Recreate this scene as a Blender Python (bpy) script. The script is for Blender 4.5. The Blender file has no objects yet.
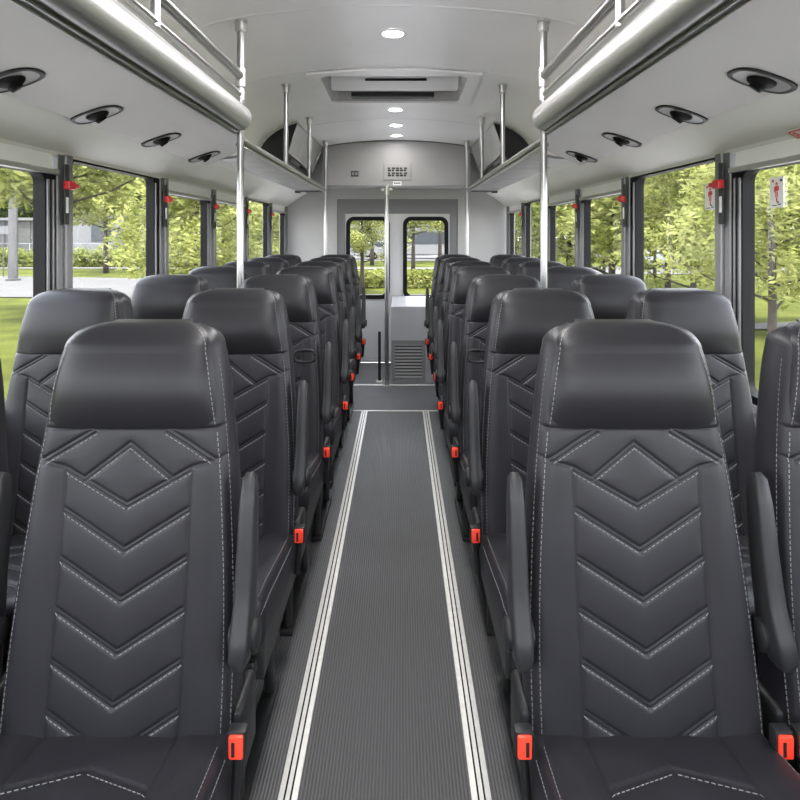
import bpy, bmesh, math, random
import numpy as np
from mathutils import Vector, Matrix
random.seed(7); rng = np.random.default_rng(7)
S = bpy.context.scene; C = S.collection
PI = math.pi

# ------------------------------------------------------------------ materials
def mat(name, color, rough=0.5, metal=0.0, spec=0.5, bump=None, var=None, emit=None):
    """bump = (kind, scale, strength, distance); var = (scale, amount)"""
    m = bpy.data.materials.new(name); m.use_nodes = True
    nt = m.node_tree; b = nt.nodes['Principled BSDF']
    b.inputs['Base Color'].default_value = (*color, 1)
    b.inputs['Roughness'].default_value = rough
    b.inputs['Metallic'].default_value = metal
    b.inputs['Specular IOR Level'].default_value = spec
    tc = nt.nodes.new('ShaderNodeTexCoord')
    if var:
        n = nt.nodes.new('ShaderNodeTexNoise'); n.inputs['Scale'].default_value = var[0]; n.inputs['Detail'].default_value = 4
        nt.links.new(tc.outputs['Object'], n.inputs['Vector'])
        r = nt.nodes.new('ShaderNodeValToRGB')
        a = var[1]
        r.color_ramp.elements[0].position = .3; r.color_ramp.elements[1].position = .7
        r.color_ramp.elements[0].color = (*[c*(1-a) for c in color], 1)
        r.color_ramp.elements[1].color = (*[min(1, c*(1+a)) for c in color], 1)
        nt.links.new(n.outputs['Fac'], r.inputs['Fac']); nt.links.new(r.outputs['Color'], b.inputs['Base Color'])
    if bump:
        kind, sc, st, di = bump
        if kind == 'noise':
            t = nt.nodes.new('ShaderNodeTexNoise'); t.inputs['Scale'].default_value = sc; t.inputs['Detail'].default_value = 3
            out = t.outputs['Fac']
        elif kind == 'voronoi':
            t = nt.nodes.new('ShaderNodeTexVoronoi'); t.inputs['Scale'].default_value = sc
            out = t.outputs['Distance']
        nt.links.new(tc.outputs['Object'], t.inputs['Vector'])
        bp = nt.nodes.new('ShaderNodeBump'); bp.inputs['Strength'].default_value = st; bp.inputs['Distance'].default_value = di
        nt.links.new(out, bp.inputs['Height']); nt.links.new(bp.outputs['Normal'], b.inputs['Normal'])
    if emit:
        b.inputs['Emission Color'].default_value = (*emit[0], 1); b.inputs['Emission Strength'].default_value = emit[1]
    return m

M = {}
M['leather'] = mat('black_leather', (.0135,.013,.0155), .46, spec=.27, bump=('voronoi', 420, .06, .001), var=(9,.10))
M['leather2'] = mat('black_leather_head', (.010,.0096,.0112), .42, spec=.27, bump=('voronoi', 420, .06, .001), var=(9,.08))
M['thread'] = mat('grey_thread', (.15,.15,.155), .7)
M['blackplastic'] = mat('black_plastic', (.012,.012,.0125), .45, spec=.25, bump=('noise', 300, .05, .001))
M['armplastic'] = mat('charcoal_plastic', (.016,.016,.017), .45, spec=.28, bump=('noise', 500, .05, .001))
M['rubber'] = mat('black_rubber', (.005,.005,.0055), .55, spec=.12, bump=('noise', 120, .03, .001))
M['red'] = mat('red_plastic', (.80,.045,.02), .35, var=(30,.05))
M['redlatch'] = mat('red_latch_plastic', (.55,.015,.015), .4, var=(30,.05))
M['steel'] = mat('black_steel', (.03,.03,.03), .45, .3, bump=('noise', 200, .05, .001))
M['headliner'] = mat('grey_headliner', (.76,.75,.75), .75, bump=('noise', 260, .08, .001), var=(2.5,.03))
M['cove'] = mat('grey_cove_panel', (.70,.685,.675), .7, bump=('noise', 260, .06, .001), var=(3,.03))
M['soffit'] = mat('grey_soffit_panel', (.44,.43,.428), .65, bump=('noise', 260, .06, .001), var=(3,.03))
M['backwall'] = mat('grey_back_panel', (.31,.305,.30), .5, bump=('noise', 150, .04, .001), var=(2,.03))
M['darkgrey'] = mat('mid_grey_paint', (.115,.115,.118), .45, bump=('noise', 150, .04, .001))
M['doorgrey'] = mat('light_grey_paint', (.40,.40,.405), .4, bump=('noise', 150, .03, .001))
M['post'] = mat('grey_post_metal', (.19,.19,.195), .4, .4, bump=('noise', 150, .03, .001))
M['white'] = mat('white_panel', (.80,.80,.79), .5, var=(4,.02))
M['alu'] = mat('brushed_aluminium', (.50,.495,.48), .38, .85, bump=('noise', 220, .05, .001), var=(20,.06))
M['trimalu'] = mat('aluminium_floor_trim', (.70,.69,.66), .42, .35, bump=('noise', 300, .04, .001), var=(40,.08))
M['chrome'] = mat('polished_steel', (.37,.37,.37), .30, 1.0, bump=('noise', 90, .01, .001))
M['duct'] = mat('satin_steel_front', (.43,.43,.43), .44, .85, bump=('noise', 40, .02, .002), var=(6,.05))
M['dark'] = mat('dark_cavity', (.008,.008,.009), .6, bump=('noise', 60, .03, .001))
M['smoked'] = mat('smoked_panel', (.012,.012,.013), .12, bump=('noise', 30, .02, .001))
M['silver'] = mat('silver_box', (.62,.62,.62), .32, .7, bump=('noise', 12, .05, .01), var=(5,.1))
M['shelf'] = mat('shelf_mesh', (.22,.22,.22), .45, .3, bump=('voronoi', 160, .25, .002), var=(10,.2))
M['cabgrey'] = mat('cabinet_grey_paint', (.30,.30,.305), .5, bump=('noise', 150, .03, .001))
M['louvre'] = mat('louvre_grey', (.16,.16,.16), .45)
M['ventin'] = mat('vent_inner_grey', (.20,.20,.20), .4)
M['sticker'] = mat('white_sticker', (.82,.82,.80), .5, var=(30,.03))
M['ink'] = mat('dark_ink', (.05,.05,.06), .6)
M['redink'] = mat('red_ink', (.62,.06,.06), .6)
M['lamp'] = mat('lamp_lens', (.9,.9,.88), .4, emit=((1,.97,.92), 14))
M['ringwhite'] = mat('white_ring', (.75,.75,.75), .35)
M['grass'] = mat('grass', (.058,.066,.014), .95, spec=.03, bump=('noise', 30, .5, .05), var=(.9,.35))
M['paving'] = mat('bounce_paving', (.40,.39,.385), .85, bump=('noise', 12, .2, .01), var=(.5,.1))  # for the added ground below the bus, kept pale to reflect daylight
M['road'] = mat('pale_concrete', (.092,.090,.087), .95, spec=.05, bump=('noise', 12, .2, .01), var=(.5,.1))
M['bark'] = mat('bark', (.030,.023,.018), .9, bump=('noise', 40, .6, .02), var=(6,.3))
M['bwall'] = mat('pale_building', (.048,.049,.051), .7, var=(.4,.12))
M['bwall2'] = mat('white_building', (.105,.106,.11), .7, var=(.4,.06))
M['bglass'] = mat('building_glass', (.035,.040,.046), .3, spec=.2)
M['lamppost'] = mat('galvanised_post', (.050,.050,.050), .6, .0, var=(4,.05))
M['carwhite'] = mat('car_white', (.14,.14,.145), .4, spec=.2)
M['carblue'] = mat('car_dark_blue', (.05,.07,.12), .25)
M['cargrey'] = mat('car_grey', (.16,.17,.19), .25)
M['pinkroof'] = mat('pink_blossom', (.42,.22,.17), .8, var=(2,.2))

def glass_mat():
    m = bpy.data.materials.new('window_glass'); m.use_nodes = True
    nt = m.node_tree; nt.nodes.clear()
    o = nt.nodes.new('ShaderNodeOutputMaterial'); mx = nt.nodes.new('ShaderNodeMixShader')
    t = nt.nodes.new('ShaderNodeBsdfTransparent'); t.inputs[0].default_value = (.96,.955,.955,1)
    g = nt.nodes.new('ShaderNodeBsdfGlossy'); g.inputs['Roughness'].default_value = .02
    f = nt.nodes.new('ShaderNodeFresnel'); f.inputs['IOR'].default_value = 1.3
    mp = nt.nodes.new('ShaderNodeMath'); mp.operation = 'MULTIPLY'; mp.inputs[1].default_value = .16
    nt.links.new(f.outputs[0], mp.inputs[0]); nt.links.new(mp.outputs[0], mx.inputs[0])
    nt.links.new(t.outputs[0], mx.inputs[1]); nt.links.new(g.outputs[0], mx.inputs[2]); nt.links.new(mx.outputs[0], o.inputs[0])
    return m
M['glass'] = glass_mat()

def leaf_mat(name, c1, c2):
    m = bpy.data.materials.new(name); m.use_nodes = True
    nt = m.node_tree; nt.nodes.clear()
    o = nt.nodes.new('ShaderNodeOutputMaterial'); mx = nt.nodes.new('ShaderNodeMixShader'); mx.inputs[0].default_value = .4
    d = nt.nodes.new('ShaderNodeBsdfDiffuse'); t = nt.nodes.new('ShaderNodeBsdfTranslucent')
    tc = nt.nodes.new('ShaderNodeTexCoord'); n = nt.nodes.new('ShaderNodeTexNoise'); n.inputs['Scale'].default_value = 2.2; n.inputs['Detail'].default_value = 5
    r = nt.nodes.new('ShaderNodeValToRGB'); r.color_ramp.elements[0].position = .36; r.color_ramp.elements[1].position = .64
    r.color_ramp.elements[0].color = (*c1,1); r.color_ramp.elements[1].color = (*c2,1)
    nt.links.new(tc.outputs['Object'], n.inputs['Vector']); nt.links.new(n.outputs['Fac'], r.inputs[0])
    nt.links.new(r.outputs[0], d.inputs[0]); nt.links.new(r.outputs[0], t.inputs[0])
    nt.links.new(d.outputs[0], mx.inputs[1]); nt.links.new(t.outputs[0], mx.inputs[2]); nt.links.new(mx.outputs[0], o.inputs[0])
    return m
M['leafA'] = leaf_mat('leaf_yellow_green', (.13,.15,.034), (.31,.32,.12))
M['leafB'] = leaf_mat('leaf_mid_green', (.09,.115,.032), (.25,.27,.08))
M['leafC'] = leaf_mat('leaf_dark_green', (.014,.022,.010), (.045,.06,.024))
M['leafP'] = leaf_mat('leaf_pink', (.17,.14,.05), (.36,.25,.17))

def rubber_floor():
    m = mat('ribbed_rubber_floor', (.088,.088,.090), .38, spec=.45)
    nt = m.node_tree; b = nt.nodes['Principled BSDF']
    tc = nt.nodes.new('ShaderNodeTexCoord'); w = nt.nodes.new('ShaderNodeTexWave')
    w.wave_type = 'BANDS'; w.bands_direction = 'X'; w.inputs['Scale'].default_value = 36.0
    nt.links.new(tc.outputs['Object'], w.inputs['Vector'])
    bp = nt.nodes.new('ShaderNodeBump'); bp.inputs['Strength'].default_value = .55; bp.inputs['Distance'].default_value = .003
    nt.links.new(w.outputs['Fac'], bp.inputs['Height']); nt.links.new(bp.outputs['Normal'], b.inputs['Normal'])
    r = nt.nodes.new('ShaderNodeValToRGB')
    r.color_ramp.elements[0].color = (.062,.062,.064,1); r.color_ramp.elements[1].color = (.115,.115,.117,1)
    nt.links.new(w.outputs['Fac'], r.inputs[0]); nt.links.new(r.outputs[0], b.inputs['Base Color'])
    n = nt.nodes.new('ShaderNodeTexNoise'); n.inputs['Scale'].default_value = 3
    nt.links.new(tc.outputs['Object'], n.inputs['Vector'])
    mr = nt.nodes.new('ShaderNodeMapRange'); mr.inputs[3].default_value = .30; mr.inputs[4].default_value = .46
    nt.links.new(n.outputs['Fac'], mr.inputs[0]); nt.links.new(mr.outputs[0], b.inputs['Roughness'])
    return m
M['floor'] = rubber_floor()

# ------------------------------------------------------------------ helpers
def link(name, me, m, parent=None, loc=None):
    o = bpy.data.objects.new(name, me); C.objects.link(o)
    if m is not None:
        me.materials.clear(); me.materials.append(M[m] if isinstance(m, str) else m)
    if parent: o.parent = parent
    if loc: o.location = loc
    return o
def obj(name, bm, m, parent=None, smooth=False, loc=None, angle=None):
    bmesh.ops.recalc_face_normals(bm, faces=bm.faces[:])
    me = bpy.data.meshes.new(name); bm.to_mesh(me); bm.free()
    if smooth:
        me.polygons.foreach_set('use_smooth', [True]*len(me.polygons))
        if angle: me.set_sharp_from_angle(angle=math.radians(angle))
    return link(name, me, m, parent, loc)
def pyobj(name, v, f, m, parent=None, smooth=True, angle=None):
    me = bpy.data.meshes.new(name); me.from_pydata([tuple(p) for p in v], [], f); me.update()
    bm = bmesh.new(); bm.from_mesh(me); bmesh.ops.recalc_face_normals(bm, faces=bm.faces[:]); bm.to_mesh(me); bm.free()
    if smooth:
        me.polygons.foreach_set('use_smooth', [True]*len(me.polygons))
        if angle: me.set_sharp_from_angle(angle=math.radians(angle))
    return link(name, me, m, parent)
def empty(name, loc=(0,0,0), rz=0):
    o = bpy.data.objects.new(name, None); C.objects.link(o); o.location = loc; o.rotation_euler = (0,0,rz); o.empty_display_size = .1
    return o
def tag(o, label, cat, group=None, kind=None):
    o['label'] = label; o['category'] = cat
    if group: o['group'] = group
    if kind: o['kind'] = kind
    return o
def struct(o): o['kind'] = 'structure'; return o
def box(bm, x0, x1, y0, y1, z0, z1, r=0, seg=2):
    res = bmesh.ops.create_cube(bm, size=1)
    vs = res['verts']
    for v in vs:
        v.co = Vector(((x0+x1)/2 + v.co.x*(x1-x0), (y0+y1)/2 + v.co.y*(y1-y0), (z0+z1)/2 + v.co.z*(z1-z0)))
    if r:
        es = list({e for v in vs for e in v.link_edges})
        bmesh.ops.bevel(bm, geom=es, offset=r, segments=seg, affect='EDGES', profile=.5)
def tube(bm, pts, r, seg=14, cap=True):
    pts = [Vector(p) for p in pts]; n = len(pts); rr = r if isinstance(r, (list, tuple)) else [r]*n
    rings = []; up = None
    for i, p in enumerate(pts):
        t = (pts[min(i+1, n-1)] - pts[max(i-1, 0)]).normalized()
        if up is None:
            up = Vector((0,0,1)) if abs(t.z) < .9 else Vector((0,1,0))
        a = t.cross(up).normalized(); b = a.cross(t).normalized(); up = b
        rings.append([bm.verts.new(p + a*math.cos(2*PI*k/seg)*rr[i] + b*math.sin(2*PI*k/seg)*rr[i]) for k in range(seg)])
    for i in range(n-1):
        for k in range(seg):
            bm.faces.new((rings[i][k], rings[i][(k+1)%seg], rings[i+1][(k+1)%seg], rings[i+1][k]))
    if cap: bm.faces.new(rings[0]); bm.faces.new(rings[-1])
def extrude_profile(bm, prof, y0, y1, closed=True):
    """profile in (x,z) extruded along y"""
    a = [bm.verts.new((x, y0, z)) for x, z in prof]; b = [bm.verts.new((x, y1, z)) for x, z in prof]
    n = len(prof)
    for i in range(n if closed else n-1):
        j = (i+1) % n; bm.faces.new((a[i], a[j], b[j], b[i]))
    if closed: bm.faces.new(a); bm.faces.new(b)
def rrect(x0, x1, z0, z1, r, seg=6):
    pts = []
    for cx, cz, a0 in ((x1-r, z1-r, 0), (x0+r, z1-r, 90), (x0+r, z0+r, 180), (x1-r, z0+r, 270)):
        for k in range(seg+1):
            a = math.radians(a0 + 90*k/seg); pts.append((cx+r*math.cos(a), cz+r*math.sin(a)))
    return pts
def plate(bm, outer, inner, fmap, t0, t1):
    """flat plate with an optional hole; outer / inner are 2-D loops; fmap(u, v, t) -> xyz, thickness from t0 to t1"""
    loops = [outer] + ([inner] if inner else [])
    base = {}
    es = []; layers = []
    for t in (t0, t1):
        es = []; lv = []
        for L in loops:
            vs = [bm.verts.new(fmap(u, v, t)) for u, v in L]; lv.append(vs)
            es += [bm.edges.new((vs[i], vs[(i+1) % len(vs)])) for i in range(len(vs))]
        bmesh.ops.triangle_fill(bm, use_beauty=True, use_dissolve=False, edges=es)
        layers.append(lv)
    for L0, L1 in zip(*layers):
        n = len(L0)
        for i in range(n):
            j = (i+1) % n; bm.faces.new((L0[i], L0[j], L1[j], L1[i]))
def dup(o, parent=None):
    c = o.copy(); C.objects.link(c); c.parent = parent
    for ch in list(o.children): dup(ch, c)
    return c

# ------------------------------------------------------------------ the seat
def seg_dist(X, A, p, q):
    px, pa = p; dx, da = q[0]-px, q[1]-pa; L2 = dx*dx+da*da
    t = np.clip(((X-px)*dx+(A-pa)*da)/L2, 0, 1)
    return np.hypot(X-(px+t*dx), A-(pa+t*da))
def interp(tab, a):
    x = np.array([t[0] for t in tab], float); y = np.array([t[1] for t in tab], float)
    m = np.gradient(y, x); a = np.clip(np.asarray(a, float), x[0], x[-1])
    i = np.clip(np.searchsorted(x, a)-1, 0, len(x)-2); h = x[i+1]-x[i]; t = (a-x[i])/h
    return (2*t**3-3*t**2+1)*y[i]+(t**3-2*t**2+t)*h*m[i]+(-2*t**3+3*t**2)*y[i+1]+(t**3-t**2)*h*m[i+1]
def smooth(e0, e1, x):
    t = np.clip((x-e0)/(e1-e0), 0, 1); return t*t*(3-2*t)

class Pad:
    """quilted pad lofted along axis a; u lateral, n outward normal"""
    def __init__(s, wtab, nft, nbt, a0, a1, rnd, win, nin, lines, bolster, mapf, da=.0026, nu=150):
        s.wt, s.nf, s.nb, s.lines, s.bol, s.map = wtab, nft, nbt, lines, bolster, mapf
        av = list(np.arange(a0, a1-rnd, da)) + [a1-rnd]
        s.lev = [(a, float(interp(wtab, a)), 0.0) for a in av]
        w1 = float(interp(wtab, a1-rnd))
        for k in range(1, 13):
            th = PI/2*k/12
            s.lev.append((a1-rnd+rnd*math.sin(th), w1-win*(1-math.cos(th)), nin*(1-math.cos(th))))
        s.nu = nu
    def disp(s, X, A, w):
        g = np.full(np.shape(X), 9.0)
        for p, q in s.lines: g = np.minimum(g, seg_dist(X, A, p, q))
        d = -.0036*np.exp(-(g/.0024)**2) + .0022*(1-np.exp(-g/.012))
        e = np.clip(w-np.abs(X), 0, 1)
        d = d + s.bol*smooth(.105, .15, np.abs(X)) - .014*np.exp(-e/.010)
        return d
    def height(s, X, A, w=None, ni=0):
        if w is None: w = interp(s.wt, A)
        return interp(s.nf, A) - ni + s.disp(X, A, w)
    def mesh(s):
        u = np.linspace(-1, 1, s.nu); V = []; nl = None
        for a, w, ni in s.lev:
            X = u*w; A = np.full_like(X, a); nn = s.height(X, A, w, ni)
            n0 = float(interp(s.nf, a))-ni; n1 = float(interp(s.nb, a))+ni
            row = [s.map(x, a, n) for x, n in zip(X, nn)]
            T = n0-n1
            side = [(.005,.82),(.009,.66),(.010,.45),(.007,.25),(.000,.10),(-.014,.02)]
            e = float(nn[-1])
            row += [s.map(w+dx, a, min(n1+T*f, e-.004)) for dx, f in side]
            row += [s.map(x, a, n1) for x in np.linspace(w-.03, -(w-.03), 6)]
            row += [s.map(-(w+dx), a, min(n1+T*f, e-.004)) for dx, f in reversed(side)]
            V += row; nl = len(row)
        F = []; L = len(s.lev)
        for i in range(L-1):
            b = i*nl; c = b+nl
            for k in range(nl):
                j = (k+1) % nl; F.append((b+k, b+j, c+j, c+k))
        F.append(tuple(range(nl))); F.append(tuple((L-1)*nl+k for k in range(nl)))
        return V, F
    def stitches(s, polys, lift=.0006, dash=.0058, gap=.0034, r=.0006):
        V = []; F = []
        def pt(x, a): return Vector(s.map(x, a, float(s.height(np.array(x), np.array(a)))+lift))
        for pl in polys:
            pl = [Vector((p[0], p[1])) for p in pl]
            cum = [0]
            for p, q in zip(pl, pl[1:]): cum.append(cum[-1]+(q-p).length)
            def at(d):
                for i in range(len(pl)-1):
                    if d <= cum[i+1] or i == len(pl)-2:
                        return pl[i].lerp(pl[i+1], (d-cum[i])/max(1e-9, cum[i+1]-cum[i]))
            d = 0
            while d+dash < cum[-1]:
                p = at(d); q = at(d+dash); P = pt(*p); Q = pt(*q)
                t = (Q-P).normalized(); nrm = (Vector(s.map(p.x, p.y, 1.0))-Vector(s.map(p.x, p.y, 0.0))).normalized()
                b = t.cross(nrm).normalized()*r; nn = nrm*r
                base = len(V)
                for E in (P, Q): V.extend([E-b-nn, E+b-nn, E+b*.7+nn, E-b*.7+nn])
                F.extend([(base+i, base+(i+1) % 4, base+4+(i+1) % 4, base+4+i) for i in range(4)])
                F.append((base, base+3, base+2, base+1)); F.append((base+4, base+5, base+6, base+7))
                d += dash+gap
        return V, F

W_BACK = [(.40,.193),(.52,.193),(.62,.192),(.72,.188),(.82,.181),(.92,.172),(1.004,.162),(1.08,.152),(1.13,.142),(1.155,.135),(1.2,.12)]
NF_BACK = [(.40,.100),(.50,.086),(.60,.068),(.75,.042),(.90,.018),(1.004,.002),(1.10,-.010),(1.20,-.030)]
NB_BACK = [(.40,-.030),(.60,-.055),(.90,-.092),(1.10,-.108),(1.20,-.115)]
CP = .113
lines = []; stitch = []
def pair(p, q, off, st=True):
    """groove with a second groove and a stitched row just below"""
    lines.append((p, q)); o = Vector(off)
    p2 = (p[0]+o.x, p[1]+o.y); q2 = (q[0]+o.x, q[1]+o.y)
    lines.append((p2, q2))
    if st:
        o3 = o*1.42
        stitch.append([(p[0]+o3.x, p[1]+o3.y), (q[0]+o3.x, q[1]+o3.y)])
HB = 1.004
lines.append(((-.2,HB),(.2,HB)))
for sx in (-1, 1):
    pair((sx*.071, HB-.004), (sx*.160, .948), (-sx*.0055, -.0055))
    lines.append(((sx*.185, .956), (sx*CP, .936)))
    pair((0, .978), (sx*.077, .920), (0, -.0076))
    pair((sx*CP, .936), (0, .874), (0, -.0076))
    lines.append(((sx*CP, .936), (sx*CP, .40)))
    for z in (.868, .787, .705, .624, .547):
        pair((sx*CP, z), (0, z-.068), (0, -.0076))
back = Pad(W_BACK, NF_BACK, NB_BACK, .40, 1.182, .042, .055, .05, lines, .004, lambda x, a, n: (x, -n, a))
edge = []
for sx in (-1, 1):
    edge.append([(sx*(float(interp(W_BACK, a))-.0065), a) for a in np.linspace(.42, 1.002, 60)])
st_back = back.stitches(stitch + edge)

def dash_along(pts, nrm, dash=.0058, gap=.0034, r=.0006):
    pts = [Vector(p) for p in pts]; nrm = [Vector(n) for n in nrm]; V = []; F = []
    cum = [0]
    for p, q in zip(pts, pts[1:]): cum.append(cum[-1]+(q-p).length)
    def at(d):
        for i in range(len(pts)-1):
            if d <= cum[i+1] or i == len(pts)-2: return pts[i].lerp(pts[i+1], (d-cum[i])/max(1e-9, cum[i+1]-cum[i])), nrm[i]
    d = 0
    while d+dash < cum[-1]:
        P, n = at(d); Q, _ = at(d+dash); t = (Q-P).normalized(); b = t.cross(n).normalized()*r; nn = n.normalized()*r; base = len(V)
        for E in (P, Q): V.extend([E-b-nn, E+b-nn, E+b*.7+nn, E-b*.7+nn])
        F.extend([(base+i, base+(i+1) % 4, base+4+(i+1) % 4, base+4+i) for i in range(4)]); F.append((base, base+3, base+2, base+1)); F.append((base+4, base+5, base+6, base+7))
        d += dash+gap
    return V, F
def flank(pad, amin, f=.78, top=None):
    """stitched row on the flank, following the outline over the rounded end"""
    out = ([], [])
    for sx in (-1, 1):
        P = []; N = []
        for a, w, ni in pad.lev:
            if a < amin: continue
            n0 = float(interp(pad.nf, a))-ni; n1 = float(interp(pad.nb, a))+ni
            P.append(pad.map(sx*(w+.0050), a, n0-.0195)); N.append(pad.map(sx, 0, .3))
        v, g = dash_along(P, N); b = len(out[0]); out[0].extend(v); out[1].extend([tuple(i+b for i in q) for q in g])
    return out
def side_stitch(pad, amin, amax, off):
    V = []; F = []
    for sx in (-1, 1):
        d = amin
        while d < amax:
            for a0, a1 in ((d, d+.0058),):
                pts = []
                for a in (a0, a1):
                    w = float(interp(pad.wt, a)); n = float(interp(pad.nf, a)); nb = float(interp(pad.nb, a))
                    pts.append(Vector(pad.map(sx*(w+.0068), a, n-off)))
                P, Q = pts; t = (Q-P).normalized(); nr = Vector((sx,0,0)); b = t.cross(nr).normalized()*.0008; nn = nr*.0008
                base = len(V)
                for E in (P, Q): V.extend([E-b-nn, E+b-nn, E+b+nn, E-b+nn])
                F.extend([(base+i, base+(i+1) % 4, base+4+(i+1) % 4, base+4+i) for i in range(4)])
                F.append((base, base+3, base+2, base+1)); F.append((base+4, base+5, base+6, base+7))
            d += .0092
    return V, F
def merge(*vf):
    V = []; F = []
    for v, f in vf:
        b = len(V); V += list(v); F += [tuple(i+b for i in q) for q in f]
    return V, F

# headrest: a padded sheet tucked into the shell
HLEV = [l for l in back.lev if l[0] > HB-.001]
def head_n(a, w, ni, u):
    v = (a-HLEV[0][0])/(HLEV[-1][0]-HLEV[0][0])
    pv = 1-(1-min(1, v/.42))**2 - .72*smooth(.45, 1.0, v)
    prof = 1-.55*np.abs(u)**6-.45*np.abs(u)**26
    return float(interp(NF_BACK, a))-ni - .011 + prof*(.0145 + .021*pv), prof
def headrest_mesh():
    V = []; nu = 80; u = np.sin(np.linspace(-PI/2, PI/2, nu)); rows = 0
    a, w, ni = HLEV[0]
    V += [back.map(x*(w-.002), a-.002, float(interp(NF_BACK, a))-.012) for x in u]; rows += 1
    for a, w, ni in HLEV:
        nn, prof = head_n(a, w, ni, u)
        V += [back.map(x*(w-.001), a + (.006*p if ni else 0), n) for x, n, p in zip(u, nn, prof)]; rows += 1
    a, w, ni = HLEV[-1]
    V += [back.map(x*(w-.010), a+.005, float(interp(NF_BACK, a))-ni-.03) for x in u]; rows += 1
    F = [(i*nu+k, i*nu+k+1, (i+1)*nu+k+1, (i+1)*nu+k) for i in range(rows-1) for k in range(nu-1)]
    return V, F
hp = [[], []]
for sx in (-1, 1):
    P = []; N = []
    for a, w, ni in HLEV[2:]:
        uu = 1-.0085/w; n, p = head_n(a, w, ni, uu); P.append(back.map(sx*uu*(w-.001), a + (.006*p if ni else 0), n+.0009)); N.append(Vector((sx*.7, -.7, 0)))
    v, g = dash_along(P, N); b = len(hp[0]); hp[0] += v; hp[1] += [tuple(i+b for i in q) for q in g]
st_head = (hp[0], hp[1])

# cushion
clines = []; cst = []
def cpair(p, q, off):
    clines.append((p, q)); clines.append(((p[0], p[1]+off), (q[0], q[1]+off)))
    cst.append([(p[0], p[1]+off*1.45), (q[0], q[1]+off*1.45)])
for sx in (-1, 1):
    clines.append(((sx*.113, .0), (sx*.113, .6)))
    for a in (.155, .225, .295, .365, .435):
        cpair((sx*.113, a+.045), (0, a), .0076)
W_CUSH = [(.03,.196),(.3,.200),(.5,.199)]
NF_CUSH = [(.03,.500),(.10,.508),(.30,.540),(.42,.556),(.50,.555)]
NB_CUSH = [(.03,.365),(.50,.440)]
cush = Pad(W_CUSH, NF_CUSH, NB_CUSH, .03, .495, .035, .03, .035, clines, .006, lambda x, a, n: (x, -a, n), da=.004, nu=110)
cedge = [[(sx*(float(interp(W_CUSH, a))-.008), a) for a in np.linspace(.11, .46, 30)] for sx in (-1, 1)]
st_cush = merge(cush.stitches(cst+cedge), flank(cush, .11, .80))

def make_seat(arm_side, both):
    """arm_side = +1: aisle on the seat's +x side"""
    t = empty('bus_seat')
    v, f = back.mesh(); b = pyobj('backrest', v, f, 'leather', t)
    v, f = merge(st_back, st_head, flank(back, .42)); pyobj('stitching', v, f, 'thread', b, smooth=False)['kind'] = 'stuff'
    v, f = headrest_mesh(); pyobj('headrest', v, f, 'leather2', t)
    v, f = cush.mesh(); c = pyobj('cushion', v, f, 'leather', t)
    pyobj('stitching', *st_cush, 'thread', c, smooth=False)['kind'] = 'stuff'
    s = arm_side
    # folded-up armrest: rounded bar along a bent path
    bm = bmesh.new(); path = [(.000,.922),(-.004,.912),(-.012,.87),(-.022,.80),(-.034,.74),(-.044,.70),(-.066,.658),(-.080,.634),(-.083,.620)]
    hw = [.006,.012,.0145,.016,.0165,.0170,.0175,.016,.009]; hd = [.008,.018,.024,.027,.029,.030,.030,.026,.012]
    rings = []
    for i, (y, z) in enumerate(path):
        p0 = Vector((0, *path[max(0, i-1)])); p1 = Vector((0, *path[min(len(path)-1, i+1)])); tt = (p1-p0).normalized()
        nrm = tt.cross(Vector((1,0,0))).normalized(); ring = []
        for k in range(20):
            a = 2*PI*k/20; ca, sa = math.cos(a), math.sin(a)
            ex = math.copysign(abs(ca)**.45, ca)*hw[i]; en = math.copysign(abs(sa)**.45, sa)*hd[i]
            ring.append(bm.verts.new(Vector((s*.2175+ex, y, z)) + nrm*en))
        rings.append(ring)
    for r0, r1 in zip(rings, rings[1:]):
        for k in range(20): bm.faces.new((r0[k], r0[(k+1) % 20], r1[(k+1) % 20], r1[k]))
    bm.faces.new(rings[0]); bm.faces.new(rings[-1])
    arm = obj('armrest', bm, 'armplastic', t, smooth=True, angle=50)
    bm = bmesh.new(); tube(bm, [(s*.195,-.045,.655),(s*.240,-.045,.655),(s*.244,-.045,.655)], [.027,.027,.022], 20)
    obj('pivot', bm, 'blackplastic', arm, smooth=True, angle=40)
    # recliner cover on the aisle flank
    bm = bmesh.new(); box(bm, s*.205-.012, s*.205+.012, -.06, .05, .40, .53, .012, 3)
    obj('side_cover', bm, 'blackplastic', t, smooth=True, angle=40)
    for bs in ((s, -s) if both else (s,)):
        bm = bmesh.new(); X = bs*(.224 if (both and bs == s) else .201 if both else .207)
        box(bm, X-.015, X+.015, -.122, -.100, .500, .546, .004, 2); tube(bm, [(X-bs*.012,-.085,.40),(X-bs*.006,-.10,.45),(X,-.111,.515)], .008, 10)
        bk = obj('buckle', bm, 'blackplastic', t, smooth=True, angle=40)
        bm = bmesh.new(); box(bm, X-.0115, X+.0115, -.1275, -.116, .505, .542, .0025, 2)
        rb = obj('release_button', bm, 'red', bk, smooth=True, angle=40); rb['label'] = 'red release button'
        bm = bmesh.new(); box(bm, X-bs*.004-.0028, X-bs*.004+.0028, -.1282, -.1245, .510, .534, .0005); obj('latch_slot', bm, 'blackplastic', bk)
    bm = bmesh.new(); box(bm, -.175, .175, -.42, -.03, .350, .385, .008); box(bm, -.19, -.165, -.40, .06, .33, .42, .006); box(bm, .165, .19, -.40, .06, .33, .42, .006)
    obj('seat_frame', bm, 'steel', t)
    for sx in (-1, 1):
        bm = bmesh.new()
        for (y0, y1) in ((-.34, -.36), (-.06, -.02)):
            tube(bm, [(sx*.12, y0, .36), (sx*.12, y1, .012)], .016, 12)
        box(bm, sx*.12-.022, sx*.12+.022, -.39, .02, .0, .022, .006)
        obj('leg', bm, 'steel', t, smooth=True, angle=40)
    return t

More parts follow.
